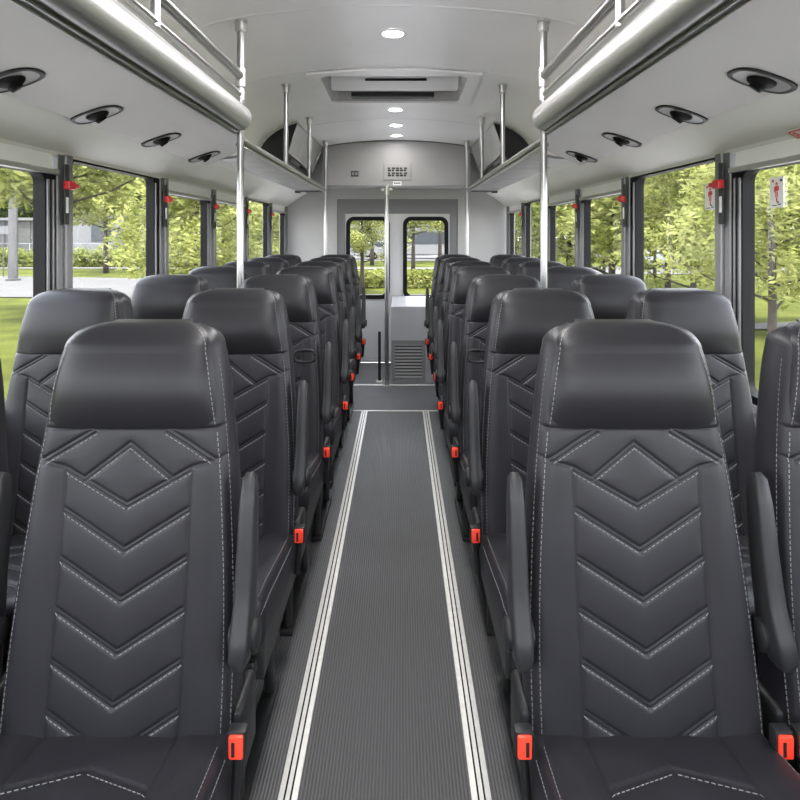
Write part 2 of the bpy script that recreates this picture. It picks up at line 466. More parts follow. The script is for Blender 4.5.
rows = [1.10, 1.78, 2.41, 3.03, 3.61, 4.18, 4.74]
ordinal = ['front', 'second', 'third', 'fourth', 'fifth', 'sixth', 'rearmost']
protos = {}
TEX = 'black quilted leather bus seat with grey stitching'
for side, sn in ((-1, 'left'), (1, 'right')):
    for kind, xc in (('aisle', .468), ('window', .905)):
        for i, y in enumerate(rows):
            key = (side, kind)
            if key not in protos:
                o = protos[key] = make_seat(-side, kind == 'aisle')
            else:
                o = dup(protos[key])
            dx = 0 if kind == 'window' else -.014 if i == 3 else ((-.012 if side < 0 else -.006) if i == 0 else 0)
            if key == (-1,'window'): dx = [.005,.042,.0,.0,0,0,0][i]
            if key == (1,'window'): dx = [.0,-.012,-.012,0,0,0,0][i]
            o.location = (side*(xc+dx), y, 0)
            where = f'beside the aisle on the {sn}' if kind == 'aisle' else f'against the {sn} windows'
            rowtxt = {0:'in the front row nearest the camera', 6:'in the rearmost row'}.get(i, f'in the {ordinal[i]} row from the camera')
            if kind == 'aisle' and i == 2:
                s_ = -side; bm = bmesh.new(); zc_ = .872; yf_ = -float(back.height(np.array(s_*.125), np.array(zc_)))
                L = [(s_*.125 + .040*math.copysign(abs(math.cos(q))**.6, math.cos(q)), yf_-.003, zc_ + .024*math.copysign(abs(math.sin(q))**.7, math.sin(q))) for q in np.linspace(0, 2*PI, 29)]
                tube(bm, L, .0055, 8); obj('belt_guide', bm, 'armplastic', o, smooth=True)
            tag(o, f'black quilted seat {where}, {rowtxt}', 'seat', 'black quilted passenger seats')

# ------------------------------------------------------------------ shell of the bus
W = 1.16; SILL = .82; YF = -.9; YB = 6.3
def zc(x, y):
    ax = abs(x)
    d = np.interp(ax, [0,.2,.4,.6,.75,.85,.93,1.0,1.05,1.09,1.115,1.13], [0,.005,.018,.041,.068,.098,.137,.190,.250,.325,.415,.52])
    return 2.355-.022*(y-2.65)-d
# floor
bm = bmesh.new(); box(bm, -W-.02, W+.02, YF, YB, -.06, 0); struct(obj('floor', bm, 'floor'))
# aluminium aisle strips (each: flat bar with three raised ribs)
n_tr = 1
def next_trim():
    global n_tr; n_tr += 1; return f'trim_{n_tr-1}'
def strip(x):
    prof = [(-.024,0),(-.023,.0035),(-.0085,.0045),(-.0080,.0012),(-.0060,.0012),(-.0055,.0050),(.0055,.0050),(.0060,.0012),(.0080,.0012),(.0085,.0045),(.023,.0035),(.024,0)]
    bm = bmesh.new(); extrude_profile(bm, [(x+a, b) for a, b in prof], YF, 4.57)
    st = struct(obj(next_trim(), bm, 'trimalu'))
    for q in (-.0075, .0075):
        bm = bmesh.new(); box(bm, x+q-.0022, x+q+.0022, YF, 4.565, .001, .0056); obj('groove_insert', bm, 'rubber', st)
strip(-.235); strip(.231)
for y, x0, x1, w in ((4.58, -.33, .36, .016), (5.36, -.42, .40, .030)):
    bm = bmesh.new(); box(bm, x0, x1, y-w/2, y+w/2, 0, .006, .002); struct(obj(next_trim(), bm, 'trimalu'))
# ceiling with the hatch opening
HX, HY0, HY1 = .455, 3.60, 4.28
xs = sorted(set(list(np.linspace(-1.0, 1.0, 41).round(4)) + [-1.13,-1.115,-1.09,-1.05,1.05,1.09,1.115,1.13,-HX,HX]))
ys = sorted(set(list(np.linspace(YF, YB, 25).round(4)) + [HY0, HY1]))
bm = bmesh.new(); G = {}
for lay, dz in ((0,0),(1,.03)):
    for i, x in enumerate(xs):
        for j, y in enumerate(ys): G[lay,i,j] = bm.verts.new((x, y, float(zc(x,y))+dz))
def hole(i, j): return -HX-1e-6 <= xs[i] and xs[i+1] <= HX+1e-6 and ys[j] >= HY0-1e-6 and ys[j+1] <= HY1+1e-6
for lay in (0,1):
    for i in range(len(xs)-1):
        for j in range(len(ys)-1):
            if not hole(i,j): bm.faces.new((G[lay,i,j], G[lay,i+1,j], G[lay,i+1,j+1], G[lay,i,j+1]))
struct(obj('ceiling', bm, 'headliner', smooth=True, angle=50))
# ceiling ribs (seam trims)
for y in (1.35, 2.62, 3.50, 4.95):
    bm = bmesh.new(); a = []
    X = np.linspace(-1.06, 1.06, 49)
    for x in X:
        z = float(zc(x,y)); a.append([bm.verts.new((x, y-.012, z-.0005)), bm.verts.new((x, y-.007, z-.0045)), bm.verts.new((x, y+.007, z-.0045)), bm.verts.new((x, y+.012, z-.0005))])
    for p, q in zip(a, a[1:]):
        for k in range(3): bm.faces.new((p[k], p[k+1], q[k+1], q[k]))
    struct(obj(next_trim(), bm, 'headliner', smooth=True))

# roof hatch
h = empty('roof_hatch', (0, (HY0+HY1)/2, 2.33)); tag(h, 'recessed roof hatch with tilted grey lid in the ceiling', 'hatch')
hy = (HY0+HY1)/2; hd = (HY1-HY0)/2
def HZ(x, y): return float(zc(x, y+hy))-2.33
bm = bmesh.new()
outer = [(-.52,-hd-.07),(-.16,-hd-.07),(.16,-hd-.07),(.52,-hd-.07),(.53,hd+.05),(.16,hd+.05),(-.16,hd+.05),(-.53,hd+.05)]
inner = rrect(-HX+.005, HX-.005, -hd+.005, hd-.005, .05, 5)
plate(bm, outer, inner, lambda u, v, t: (u, v, HZ(u, v)+t), -.014, -.001)
obj('frame', bm, 'headliner', h)
bm = bmesh.new(); L0 = rrect(-HX+.002, HX-.002, -hd+.002, hd-.002, .05, 5)
a = [bm.verts.new((u, v, HZ(u,v)-.01)) for u, v in L0]; b = [bm.verts.new((u*.97, v*.97, .16)) for u, v in L0]
for i in range(len(a)): bm.faces.new((a[i], a[(i+1)%len(a)], b[(i+1)%len(a)], b[i]))
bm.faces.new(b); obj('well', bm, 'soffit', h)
bm = bmesh.new(); plate(bm, rrect(-.425,.425,-.06,.055,.012), rrect(-.20,.215,-.004,.018,.008), lambda u, v, t: (u, .08+t-.25*v, .050+v), -.012, .012)
lid = obj('lid', bm, 'ringwhite', h)
bm = bmesh.new(); box(bm, -.21,.225,.092,.098,.040,.075); obj('slot', bm, 'dark', lid)
bm = bmesh.new(); box(bm, -.30,.27,.17,.25,-.035,-.002,.006); obj('shadow_gap', bm, 'dark', h)  # black box for the dark gap and shadow under the lid

# ceiling lights
lights = [(2.97,'nearest ceiling downlight, in front of the roof hatch'),(4.62,'ceiling downlight just behind the roof hatch'),(5.22,'middle downlight of the three behind the roof hatch'),(5.70,'rearmost ceiling downlight, next to the back bulkhead')]
lproto = None
def make_light(y, label, power):
    t = empty('ceiling_light', (-.0, y, float(zc(0,y)))); 
    bm = bmesh.new(); prof = [(.048,-.002),(.060,-.008),(.068,-.004),(.070,.0)]
    n = 36; R = [[bm.verts.new((r*math.cos(2*PI*k/n), r*math.sin(2*PI*k/n), z)) for k in range(n)] for r, z in prof]
    for p, q in zip(R, R[1:]):
        for k in range(n): bm.faces.new((p[k], p[(k+1)%n], q[(k+1)%n], q[k]))
    obj('bezel', bm, 'ringwhite', t, smooth=True)
    bm = bmesh.new(); bmesh.ops.create_circle(bm, cap_ends=True, segments=36, radius=.05, matrix=Matrix.Translation((0,0,-.004))); obj('lens', bm, 'lamp', t)
    if label: tag(t, label, 'light', 'ceiling downlights')
    l = bpy.data.lights.new('downlight', 'AREA'); l.shape = 'DISK'; l.size = .11; l.energy = power; l.color = (1,.985,.97)
    lo = bpy.data.objects.new('downlight', l); C.objects.link(lo); lo.location = (0, y, float(zc(0,y))-.02)
    return t
LP = 5.5
for y, lb in lights: make_light(y, lb, LP if y < 4 else (1.1 if y < 5.5 else .6))
for y, lb in ((2.2,'second ceiling downlight, overhead behind the nearest rack end'),(1.45,'ceiling downlight over the front seats'),(.7,'ceiling downlight over the camera'),(-.1,'foremost ceiling downlight at the front of the bus')):
    make_light(y, lb, LP)

# walls below the windows
for s, sn in ((-1,'left'),(1,'right')):
    bm = bmesh.new(); x0, x1 = sorted((s*W, s*(W+.06))); box(bm, x0, x1, YF, YB, 0, SILL)
    xa, xb = sorted((s*(W-.012), s*(W+.06))); box(bm, xa, xb, YF, YB, SILL-.03, SILL, .004)
    struct(obj(f'wall_{sn}', bm, 'backwall'))
    # slanted cove above the windows up to the racks
    prof = [(1.150,1.628),(1.145,1.640),(1.0,1.743),(.935,1.778),(1.14,1.80),(1.22,1.80),(1.22,1.645),(1.19,1.645),(1.19,1.628)]
    bm = bmesh.new(); extrude_profile(bm, [(s*x, z) for x, z in prof], YF, YB); struct(obj(next_trim(), bm, 'cove'))
    bm = bmesh.new(); x0, x1 = sorted((s*1.10, s*1.20)); box(bm, x0, x1, YF, YB, 1.80, 1.93); struct(obj(next_trim(), bm, 'cove'))

# front of the bus behind the camera, with its windscreen
bm = bmesh.new(); plate(bm, [(-W-.05,0),(W+.05,0),(W+.05,2.45),(-W-.05,2.45)], rrect(-.95,.95,1.05,2.0,.1,6), lambda u, v, t: (u, YF+t, v), -.05, 0); struct(obj('wall_front', bm, 'darkgrey'))
wf = struct(empty('window_20', (0, YF, 1.05)))
bm = bmesh.new(); plate(bm, rrect(-.98,.98,-.03,.98,.1,6), None, lambda u, v, t: (u, t, v), -.03, -.025); obj('windscreen', bm, 'glass', wf)
# windows
POSTS = [.15, 1.20, 2.10, 2.99, 3.78, 4.60, 5.46, 6.22]
TALL = {2, 5}
nw = 0
POSTS0 = POSTS
for s, sn in ((-1,'left'),(1,'right')):
    POSTS = [p + (.015 if s < 0 else -.035) for p in POSTS0]
    for i in range(len(POSTS)-1):
        y0 = POSTS[i]+.035; y1 = POSTS[i+1]-.05
        tall = i in TALL
        top = 1.632 if tall else 1.572
        nw += 1; w = struct(empty(f'window_{nw}', (s*W, (y0+y1)/2, SILL)))
        ym = (y0+y1)/2
        f = lambda u, v, t: (t*s, u, v)
        H = top-SILL; a = y0-ym; b = y1-ym
        bm = bmesh.new(); plate(bm, [(a,0),(b,0),(b,H),(a,H)], rrect(a+.008, b-.062, .025, H-.012, .035, 6), f, -.010, .03); obj('gasket', bm, 'rubber', w)
        bm = bmesh.new(); plate(bm, [(a+.012,.015),(b-.056,.015),(b-.056,H-.01),(a+.012,H-.01)], None, f, .008, .011); obj('pane', bm, 'glass', w)
        bm = bmesh.new(); x0, x1 = sorted((s*-.016, s*-.008)); box(bm, x0, x1, b-.056, b-.042, .01, H-.03, .003); 
        if not tall: box(bm, x0, x1, b-.024, b-.016, .01, H-.03, .002)
        obj('track', bm, 'post', w)
        if not tall:
            bm = bmesh.new(); x0, x1 = sorted((s*-.010, s*.03)); box(bm, x0, x1, a-.005, b-.02, H, H+.075, .004)
            obj('header_panel', bm, 'white', w)
            bm = bmesh.new(); x0, x1 = sorted((s*-.024, s*-.0)); box(bm, x0, x1, a-.005, b+.0, H-.012, H+.006, .003); obj('header_lip', bm, 'alu', w)
    for i, y in enumerate(POSTS):
        p = struct(empty(next_trim(), (s*W, y, SILL)))
        bm = bmesh.new(); x0, x1 = sorted((s*-.012, s*.05)); hw = .042
        box(bm, x0, x1, -hw, hw, 0, 1.64-SILL, .004); x0, x1 = sorted((s*-.024, s*-.01)); box(bm, x0, x1, -.008, hw-.006, 0, 1.64-SILL-.005, .004)
        obj('post', bm, 'post', p)
        if 0 < i < len(POSTS)-1:
            bm = bmesh.new(); x0, x1 = sorted((s*-.028, s*-.023)); box(bm, x0, x1, -.026, .004, .57, .78, .002); lp = obj('latch_plate', bm, 'steel', p)
            bm = bmesh.new(); x0, x1 = sorted((s*-.0295, s*-.027)); box(bm, x0, x1, -.019, -.003, .61, .665, .001); obj('latch_label', bm, 'sticker', lp)
            bm = bmesh.new(); x0, x1 = sorted((s*-.049, s*-.026)); box(bm, x0, x1, -.034, .008, .692, .722, .004); x0, x1 = sorted((s*-.045, s*-.029)); box(bm, x0, x1, .004, .040, .699, .715, .004)
            lt = obj('latch', bm, 'redlatch', lp); lt['label'] = 'red emergency latch handle'

# stickers on the right windows
def sticker(name, y, z, w, hh, label, marks):
    t = empty(name, (W+.0065, y, z)); tag(t, label, 'sticker')
    bm = bmesh.new(); box(bm, -.0015, .0, -w/2, w/2, -hh/2, hh/2); obj('sheet', bm, 'sticker', t)
    for k, (nm, ma, rects) in enumerate(marks):
        bm = bmesh.new()
        for (a, b, c, d) in rects: box(bm, -.0022, -.0014, a*w, b*w, c*hh, d*hh)
        obj(nm, bm, ma, t)
figure = [('red_print','redink',[(-.07,.07,.24,.33),(-.10,.10,.04,.22),(-.17,-.12,.06,.20),(.12,.17,.0,.18),(-.09,-.03,-.16,.03),(.02,.08,-.16,.03),(-.05,.03,-.32,-.17),(.2,.34,.34,.42)]),('dark_print','ink',[(-.4,-.25,.34,.42),(-.3,-.1,-.42,-.38),(0,.35,-.44,-.41),(-.15,-.05,-.36,-.3)])]
sticker('safety_sticker', 1.80, 1.482, .066, .092, 'white instruction sticker with red figure on the nearest right window', figure)
sticker('safety_sticker', 2.185, 1.492, .080, .096, 'white instruction sticker beside the red latch on the second right window', figure)
# red bordered sign on the cove, its far end only just in the frame
t = empty('cove_sign', (1.137, 1.634, 1.637)); tag(t, 'small white sign with red border and letter on the right cove panel', 'sign')
t.rotation_euler = (0, 0, 0)
cs = math.atan2(.072,-.125)
def covept(u, v, n):   # u along -y, v up the slope, n out of the panel
    d = Vector((-.145,0,.096)).normalized(); nn = Vector((-.096,0,-.145)).normalized()
    return Vector((0,-u,0)) + d*v + nn*n
bm = bmesh.new(); plate(bm, rrect(-.05,.05,-.018,.018,.005), None, lambda u, v, t: covept(u, v, t), .0, .004); obj('plate', bm, 'sticker', t)
bm = bmesh.new(); plate(bm, rrect(-.048,.048,-.0165,.0165,.005), rrect(-.044,.044,-.0125,.0125,.004), lambda u, v, t: covept(u, v, t), .0042, .0048); obj('border', bm, 'redink', t)
bm = bmesh.new(); plate(bm, [(-.038,-.009),(-.028,-.009),(-.022,-.003),(-.022,.003),(-.028,.009),(-.038,.009)], [(-.034,-.005),(-.029,-.005),(-.026,-.002),(-.026,.002),(-.029,.005),(-.034,.005)], lambda u, v, t: covept(u, v, t), .0042, .0050); obj('letter', bm, 'redink', t)

# ------------------------------------------------------------------ racks, poles
PX = .67; PY = 2.65; RY = 5.68; RZ = 1.766
for s, sn in ((-1,'left'),(1,'right')):
    # front rack
    r = empty('luggage_rack', (0,0,0)); tag(r, f'overhead rack with rounded satin steel front above the front {sn} seats', 'rack', None)
    # soffit: plan outline with a rounded inner rear corner
    def soff(u, y): # underside height along u = |x|
        return float(np.interp(u, [.66,.70,.80,.90,.985,1.02], [1.815,1.806,1.785,1.757,1.727,1.716]))
    us = np.linspace(.675, 1.0, 14)
    def yend(u): return PY+.03 + .52*(1-(1-min(1,max(0,(u-.70)/.30)))**2.2)**(1/2.2) if u > .70 else PY+.03
    bm = bmesh.new(); V = {}
    for i, u in enumerate(us):
        for j, y in enumerate(list(np.linspace(YF, yend(u), 12))):
            V[0,i,j] = bm.verts.new((s*u, y, soff(u,y))); V[1,i,j] = bm.verts.new((s*u, y, 1.86))
    for l in (0,1):
        for i in range(len(us)-1):
            for j in range(11): bm.faces.new((V[l,i,j],V[l,i+1,j],V[l,i+1,j+1],V[l,i,j+1]))
    for i in range(len(us)-1):
        bm.faces.new((V[0,i,11],V[0,i+1,11],V[1,i+1,11],V[1,i,11])); bm.faces.new((V[0,i,0],V[0,i+1,0],V[1,i+1,0],V[1,i,0]))
    for i in (0, len(us)-1):
        for j in range(11): bm.faces.new((V[0,i,j],V[0,i,j+1],V[1,i,j+1],V[1,i,j]))
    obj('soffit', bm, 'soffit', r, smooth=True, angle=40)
    bm = bmesh.new(); tube(bm, [(s*u, yend(u)+.002, soff(u,0)+.006) for u in np.linspace(.70,1.0,14)], .006, 8); obj('edge_trim', bm, 'rubber', r, smooth=True)
    # curved steel front
    prof = [(.702,1.800),(.690,1.797),(.680,1.801),(.678,1.808)]
    th = np.linspace(-105, 92, 22)
    prof += [(.668-.050*math.cos(math.radians(a)), 1.866+.056*math.sin(math.radians(a))) for a in th]
    prof += [(.672,1.940),(.666,1.944),(.662,1.952),(.668,1.958),(.684,1.958),(.690,1.94),(.700,1.90)]
    bm = bmesh.new(); extrude_profile(bm, [(s*x, z) for x, z in prof], YF, PY-.012); obj('steel_front', bm, 'duct', r, smooth=True, angle=30)
    bm = bmesh.new()
    for x, z in ((.690,1.796),(.6745,1.803)): tube(bm, [(s*x, YF, z), (s*x, PY-.012, z)], .0045, 8)
    obj('edge_bead', bm, 'chrome', r, smooth=True)
    # handrail above
    hr = empty('handrail', (s*PX, 0, 2.053)); tag(hr, f'polished steel handrail above the front {sn} rack', 'handrail')
    bm = bmesh.new(); tube(bm, [(0,YF,0),(0,PY-.02,0)], .020, 16); obj('rail', bm, 'chrome', hr, smooth=True, angle=40)
    bm = bmesh.new(); tube(bm, [(0,YF,-.082),(0,PY-.02,-.082)], .012, 12); obj('lower_rail', bm, 'chrome', hr, smooth=True, angle=40)
    for y in (.75, 1.73):
        zt = float(zc(PX,y))-2.053
        bm = bmesh.new(); tube(bm, [(0,y,-.10),(0,y,zt-.004)], .0145, 16); tube(bm, [(0,y,zt-.05),(0,y,zt-.003)], .020, 16); obj('upright', bm, 'chrome', hr, smooth=True, angle=40)
    # front floor-to-ceiling pole
    def pole(x, y, zb, zt, label, name='grab_pole', rad=.0155, group=None, foot=True):
        p = empty(name, (x, y, zb)); tag(p, label, 'pole', group)
        bm = bmesh.new(); tube(bm, [(0,0,.0),(0,0,zt-zb-.002)], rad, 18); obj('tube', bm, 'chrome', p, smooth=True, angle=40)
        bm = bmesh.new(); L = zt-zb; tube(bm, [(0,0,L-.055),(0,0,L-.050),(0,0,L-.012),(0,0,L-.010),(0,0,L-.002)], [.019,.0225,.0225,.030,.030], 18); obj('flange', bm, 'alu', p, smooth=True, angle=30)
        if foot:
            bm = bmesh.new(); tube(bm, [(0,0,.0),(0,0,.008),(0,0,.010),(0,0,.05)], [.034,.034,.022,.020], 18); obj('foot', bm, 'alu', p, smooth=True, angle=30)
        return p
    p = pole(s*PX, PY, 0, float(zc(PX,PY)), f'tall steel pole at the end of the front {sn} rack')
    bm = bmesh.new(); tube(bm, [(0,0,2.005),(0,0,2.085)], .0215, 16); tube(bm, [(0,0,1.945),(0,0,1.995)], .019, 16); obj('rail_clamp', bm, 'alu', p, smooth=True, angle=30)
    pole(s*PX, RY, 0, float(zc(PX,RY)), f'rear steel pole at the end of the thin {sn} rack')
    # thin rear rack
    r = empty('luggage_rack', (0,0,0)); tag(r, f'thin overhead rack with steel rails above the rear {sn} seats', 'rack')
    bm = bmesh.new()
    tube(bm, [(s*PX,PY+.02,RZ+.010),(s*PX,RY,RZ+.010)], .0125, 14); obj('rail', bm, 'chrome', r, smooth=True, angle=40)
    bm = bmesh.new(); tube(bm, [(s*(PX+.006),PY+.02,RZ-.018),(s*(PX+.006),RY,RZ-.018)], .0075, 12); obj('lower_rail', bm, 'chrome', r, smooth=True, angle=40)
    bm = bmesh.new(); plate(bm, [(PX+.012, PY+.07),(PX+.04, PY+.07)]+[(u, yend(u)+.03) for u in (.72,.76,.80,.85,.90,.94)]+[(.94,RY),(PX+.012,RY)], None, lambda u, v, t: (s*u, v, t), RZ-.012, RZ+.002); obj('shelf', bm, 'shelf', r)
    bm = bmesh.new(); x0, x1 = sorted((s*(PX+.02), s*.935)); box(bm, x0, x1, RY-.10, RY-.02, RZ-.020, RZ-.012, .002); x0, x1 = sorted((s*.90, s*.95)); box(bm, x0, x1, RY-.06, RY-.0, RZ-.03, RZ-.01, .003)
    obj('end_bracket', bm, 'steel', r)
    for y, wh in ((3.71,'first'),(4.66,'second')):
        p = pole(s*PX, y, RZ+.018, float(zc(PX,y)), f'{"short hanging steel post holding the rear "+sn+" rack, "+("nearer" if wh=="first" else "farther")+" of the two"}', name='rack_post', rad=.0145, group=None, foot=False)
    # air vents
    for k, y in enumerate((1.50, 1.93, 2.45, 2.99)):
        u = .94; z = soff(u, y); sl = math.atan2(soff(.99,y)-soff(.89,y), .10)
        v = empty('air_vent', (s*u, y, z)); v.rotation_euler = (0, -s*sl if s > 0 else sl, 0)
        v.rotation_euler = (0, -s*sl, 0)
        nth = ['nearest','second','third','farthest'][k]
        tag(v, f'black air vent with swivel nozzle under the {sn} rack, {nth} of four', 'vent', 'air vents under the racks')
        n = 40
        def ring(rx, ry, z, e=.72): return [(math.copysign(abs(math.cos(2*PI*q/n))**e, math.cos(2*PI*q/n))*rx, math.copysign(abs(math.sin(2*PI*q/n))**e, math.sin(2*PI*q/n))*ry, z) for q in range(n)]
        def loft(rings, cap=False):
            bm = bmesh.new(); R = [[bm.verts.new(p) for p in rr] for rr in rings]
            for p, q in zip(R, R[1:]):
                for i in range(n): bm.faces.new((p[i], p[(i+1)%n], q[(i+1)%n], q[i]))
            if cap: bm.faces.new(R[-1])
            return bm
        obj('bezel', loft([ring(.080,.054,.002), ring(.080,.054,-.005), ring(.073,.047,-.007), ring(.068,.042,-.005)]), 'blackplastic', v, smooth=True, angle=40)
        obj('face', loft([ring(.069,.043,-.005), ring(.046,.032,-.003), ring(.040,.028,-.003)], True), 'ventin', v, smooth=True, angle=40)
        bm = bmesh.new(); bmesh.ops.create_uvsphere(bm, u_segments=20, v_segments=12, radius=.028, matrix=Matrix.Translation((0,.0,-.003)) @ Matrix.Diagonal((1.3,1.05,.55,1)))
        nz = obj('nozzle', bm, 'rubber', v, smooth=True)
        bm = bmesh.new(); tube(bm, [(0,.012,-.012),(-s*.003,.016,-.022)], [.020,.016], 16); obj('spout', bm, 'rubber', nz, smooth=True, angle=40)
    # silver unit with smoked end above the rear of the thin rack
    YU = 4.70
    cbx = empty('corner_cabinet', (0,0,0)); tag(cbx, f'silver corner cabinet with dark arched end above the rear {sn} rack', 'cabinet')
    arc = [(x, float(zc(x,YU))-.012) for x in np.linspace(.77, 1.10, 12)]
    bm = bmesh.new(); end = arc + [(1.10,1.80),(.93,1.80),(.845,1.995)]
    plate(bm, end, None, lambda u, v, t: (s*u, YU+t, v), 0, .01); obj('end_panel', bm, 'smoked', cbx)
    bm = bmesh.new(); plate(bm, [(x, z+.010) for x, z in arc], None if False else [(x*.995+.004, z-.010) for x, z in arc[1:-1]] if False else None, lambda u, v, t: (s*u, YU-.006+t, v), 0, .004) if False else None
    tube(bm, [(s*x, YU-.004, z+.004) for x, z in arc], .007, 8); obj('arch_trim', bm, 'alu', cbx, smooth=True)
    bm = bmesh.new()
    q = [(.77, YU+.01, float(zc(.77,YU))-.012), (.735, 5.92, float(zc(.735,5.92))-.012), (.83, 5.92, 1.96), (.845, YU+.01, 1.995)]
    a = [bm.verts.new((s*x,y,z)) for x,y,z in q]; b = [bm.verts.new((s*(x+.03),y,z+.004)) for x,y,z in q]
    bm.faces.new(a); bm.faces.new(b)
    for i in range(4): bm.faces.new((a[i],a[(i+1)%4],b[(i+1)%4],b[i]))
    lidp = obj('face_panel', bm, 'silver', cbx)
    bm = bmesh.new()
    for i in range(4):
        P = Vector(q[i]); Q = Vector(q[(i+1)%4]); tube(bm, [(s*P.x,P.y,P.z),(s*Q.x,Q.y,Q.z)], .007, 8)
    obj('face_trim', bm, 'alu', lidp, smooth=True)
    bm = bmesh.new(); q2 = [(.925,2.06),(.90,2.03),(.93,1.80),(.955,1.80)]
    box(bm, *sorted((s*.90,s*1.04)), YU+.012, 5.92, 1.80, 1.97); obj('body', bm, 'darkgrey', cbx)

# ------------------------------------------------------------------ back wall
# opening for the doors between DX0 and DX1, below DZ
DX0, DX1, DZ = -.627, .644, 1.717
bm = bmesh.new(); box(bm, -W-.05, DX0, YB, YB+.05, 0, 2.35); box(bm, DX1, W+.05, YB, YB+.05, 0, 2.35); box(bm, DX0, DX1, YB, YB+.05, DZ, 2.35); struct(obj('wall_back', bm, 'backwall'))
bm = bmesh.new(); box(bm, DX0, -.5425, YB+.015, YB+.05, 0, DZ); box(bm, .56, DX1, YB+.015, YB+.05, 0, DZ); box(bm, -.5425, .56, YB+.015, YB+.05, 1.563, DZ); box(bm, -.5425,.56,YB+.005,YB+.02,1.655,1.662)
struct(obj(next_trim(), bm, 'darkgrey'))
for k, (x0, x1, g0, g1, nm) in enumerate(((-.5425, .005, -.49, -.115, 'left'), (.0052, .56, .1085, .502, 'right'))):
    d = struct(empty(f'door_{k+1}', ((x0+x1)/2, YB+.02, 0))); cx = (x0+x1)/2
    f = lambda u, v, t: (u-cx, t, v)
    hole_ = rrect(g0-.02, g1+.02, .69, 1.51, .07, 6)
    bm = bmesh.new(); plate(bm, [(x0,.0),(x1,.0),(x1,1.560),(x0,1.560)], hole_, f, .0, .03); obj('leaf', bm, 'doorgrey', d)
    bm = bmesh.new(); plate(bm, rrect(g0-.042, g1+.042, .665, 1.532, .085, 8), rrect(g0, g1, .709, 1.49, .05, 8), f, -.016, .012); obj('gasket', bm, 'rubber', d)
    bm = bmesh.new(); plate(bm, rrect(g0-.015, g1+.015, .70, 1.505, .05, 6), None, f, .012, .015); obj('pane', bm, 'glass', d)
    bm = bmesh.new(); box(bm, x0-cx+.01, x1-cx-.01, -.006, .0, .0, .028); obj('kick_strip', bm, 'alu', d)
# header box over the doors
hb = empty('bulkhead_box', (0, 5.95, 1.82)); tag(hb, 'grey bulkhead box over the back doors with vent grille', 'bulkhead')
bm = bmesh.new(); X = np.linspace(-.73, .73, 25)
tp = [(x, float(zc(x,5.95))-1.82-.004) for x in X]
plate(bm, [(-.73,0),(.73,0)] + tp[::-1], None, lambda u, v, t: (u, t, v), 0, YB-5.95-.002); obj('body', bm, 'backwall', hb)
bm = bmesh.new(); tube(bm, [(x, -.004, z) for x, z in tp], .006, 8); obj('top_trim', bm, 'darkgrey', hb, smooth=True)
bm = bmesh.new(); box(bm, -.73,.73,-.010,.0,.0,.012,.003); obj('bottom_trim', bm, 'post', hb)
def HB_(px, py): return (px-400)*5.95/600+.035, 1.36-(py-233)*5.95/600-1.82
gx0, gz1 = HB_(384,163); gx1, gz0 = HB_(411,180)
bm = bmesh.new(); box(bm, gx0, gx1, -.012, .0, gz0, gz1, .003); gr = obj('vent_grille', bm, 'backwall', hb)
bm = bmesh.new(); ax, az = HB_(387.5,177); bx, bz = HB_(407.5,167)
for i in range(5):
    for j in range(2):
        w = (bx-ax)/5; hh = (bz-az)/2
        for q in range(2): box(bm, ax+i*w+.003, ax+(i+1)*w-.003-(.010 if (i+q) % 3 == 1 else 0), -.0135, -.011, az+j*hh+.005+q*(hh/2-.002), az+j*hh+hh/2-.001+q*(hh/2-.005))
obj('grille_slots', bm, 'dark', gr)
sx0, sz1 = HB_(351,171); sx1, sz0 = HB_(358.5,176.5)
bm = bmesh.new(); box(bm, sx0, sx1, -.010, 0, sz0, sz1, .003); bx_ = obj('switch_plate', bm, 'steel', hb)
bm = bmesh.new(); mx = (sx0+sx1)/2; box(bm, sx0+.008, mx-.004, -.013, -.009, sz0+.012, sz1-.012); box(bm, mx+.004, sx1-.008, -.013, -.009, sz0+.012, sz1-.012); obj('rocker', bm, 'ventin', bx_)
lx0, lz1 = HB_(393,181.3); lx1, lz0 = HB_(401.5,185.3)
bm = bmesh.new(); box(bm, lx0, lx1, -.004, 0, lz0, lz1); lb = obj('notice', bm, 'sticker', hb)
bm = bmesh.new()
for k in range(4): box(bm, lx0+.010+k*.017, lx0+.022+k*.017, -.005, -.0039, lz0+.012, lz1-.012)
obj('print', bm, 'ink', lb)
# heater cabinet with louvre
hc = empty('heater_cabinet', (.31, 5.39, 0)); tag(hc, 'light grey floor cabinet with dark louvred grille below the right back window', 'cabinet')
bm = bmesh.new(); box(bm, -.355, .37, 0, YB-5.39, .0, .70, .008); obj('body', bm, 'cabgrey', hc)
def LV(px, py): return (px-400)*5.37/600+.035-.31, 1.36-(py-233)*5.37/600
x0, z1 = LV(391.5,340.5); x1, z0 = LV(425.5,382)
bm = bmesh.new(); plate(bm, [(x0,z0),(x1,z0),(x1,z1),(x0,z1)], [(x0+.03,z0+.03),(x1-.03,z0+.03),(x1-.03,z1-.03),(x0+.03,z1-.03)], lambda u, v, t: (u, t, v), -.014, 0); gf = obj('grille_frame', bm, 'post', hc)
bm = bmesh.new(); box(bm, x0+.028, x1-.028, -.003, -.001, z0+.028, z1-.028); obj('cavity', bm, 'dark', gf)
for k in range(11):
    z = z0+.045+k*(z1-z0-.085)/10
    bm = bmesh.new(); a = [bm.verts.new(p) for p in ((x0+.03,-.012,z-.010),(x1-.03,-.012,z-.010),(x1-.03,-.003,z+.006),(x0+.03,-.003,z+.006))]
    b = [bm.verts.new((v.co.x, v.co.y-.0015, v.co.z+.0025)) for v in a]; bm.faces.new(a); bm.faces.new(b)
    for i in range(4): bm.faces.new((a[i],a[(i+1)%4],b[(i+1)%4],b[i]))
    obj('louvre_slat', bm, 'louvre', gf)
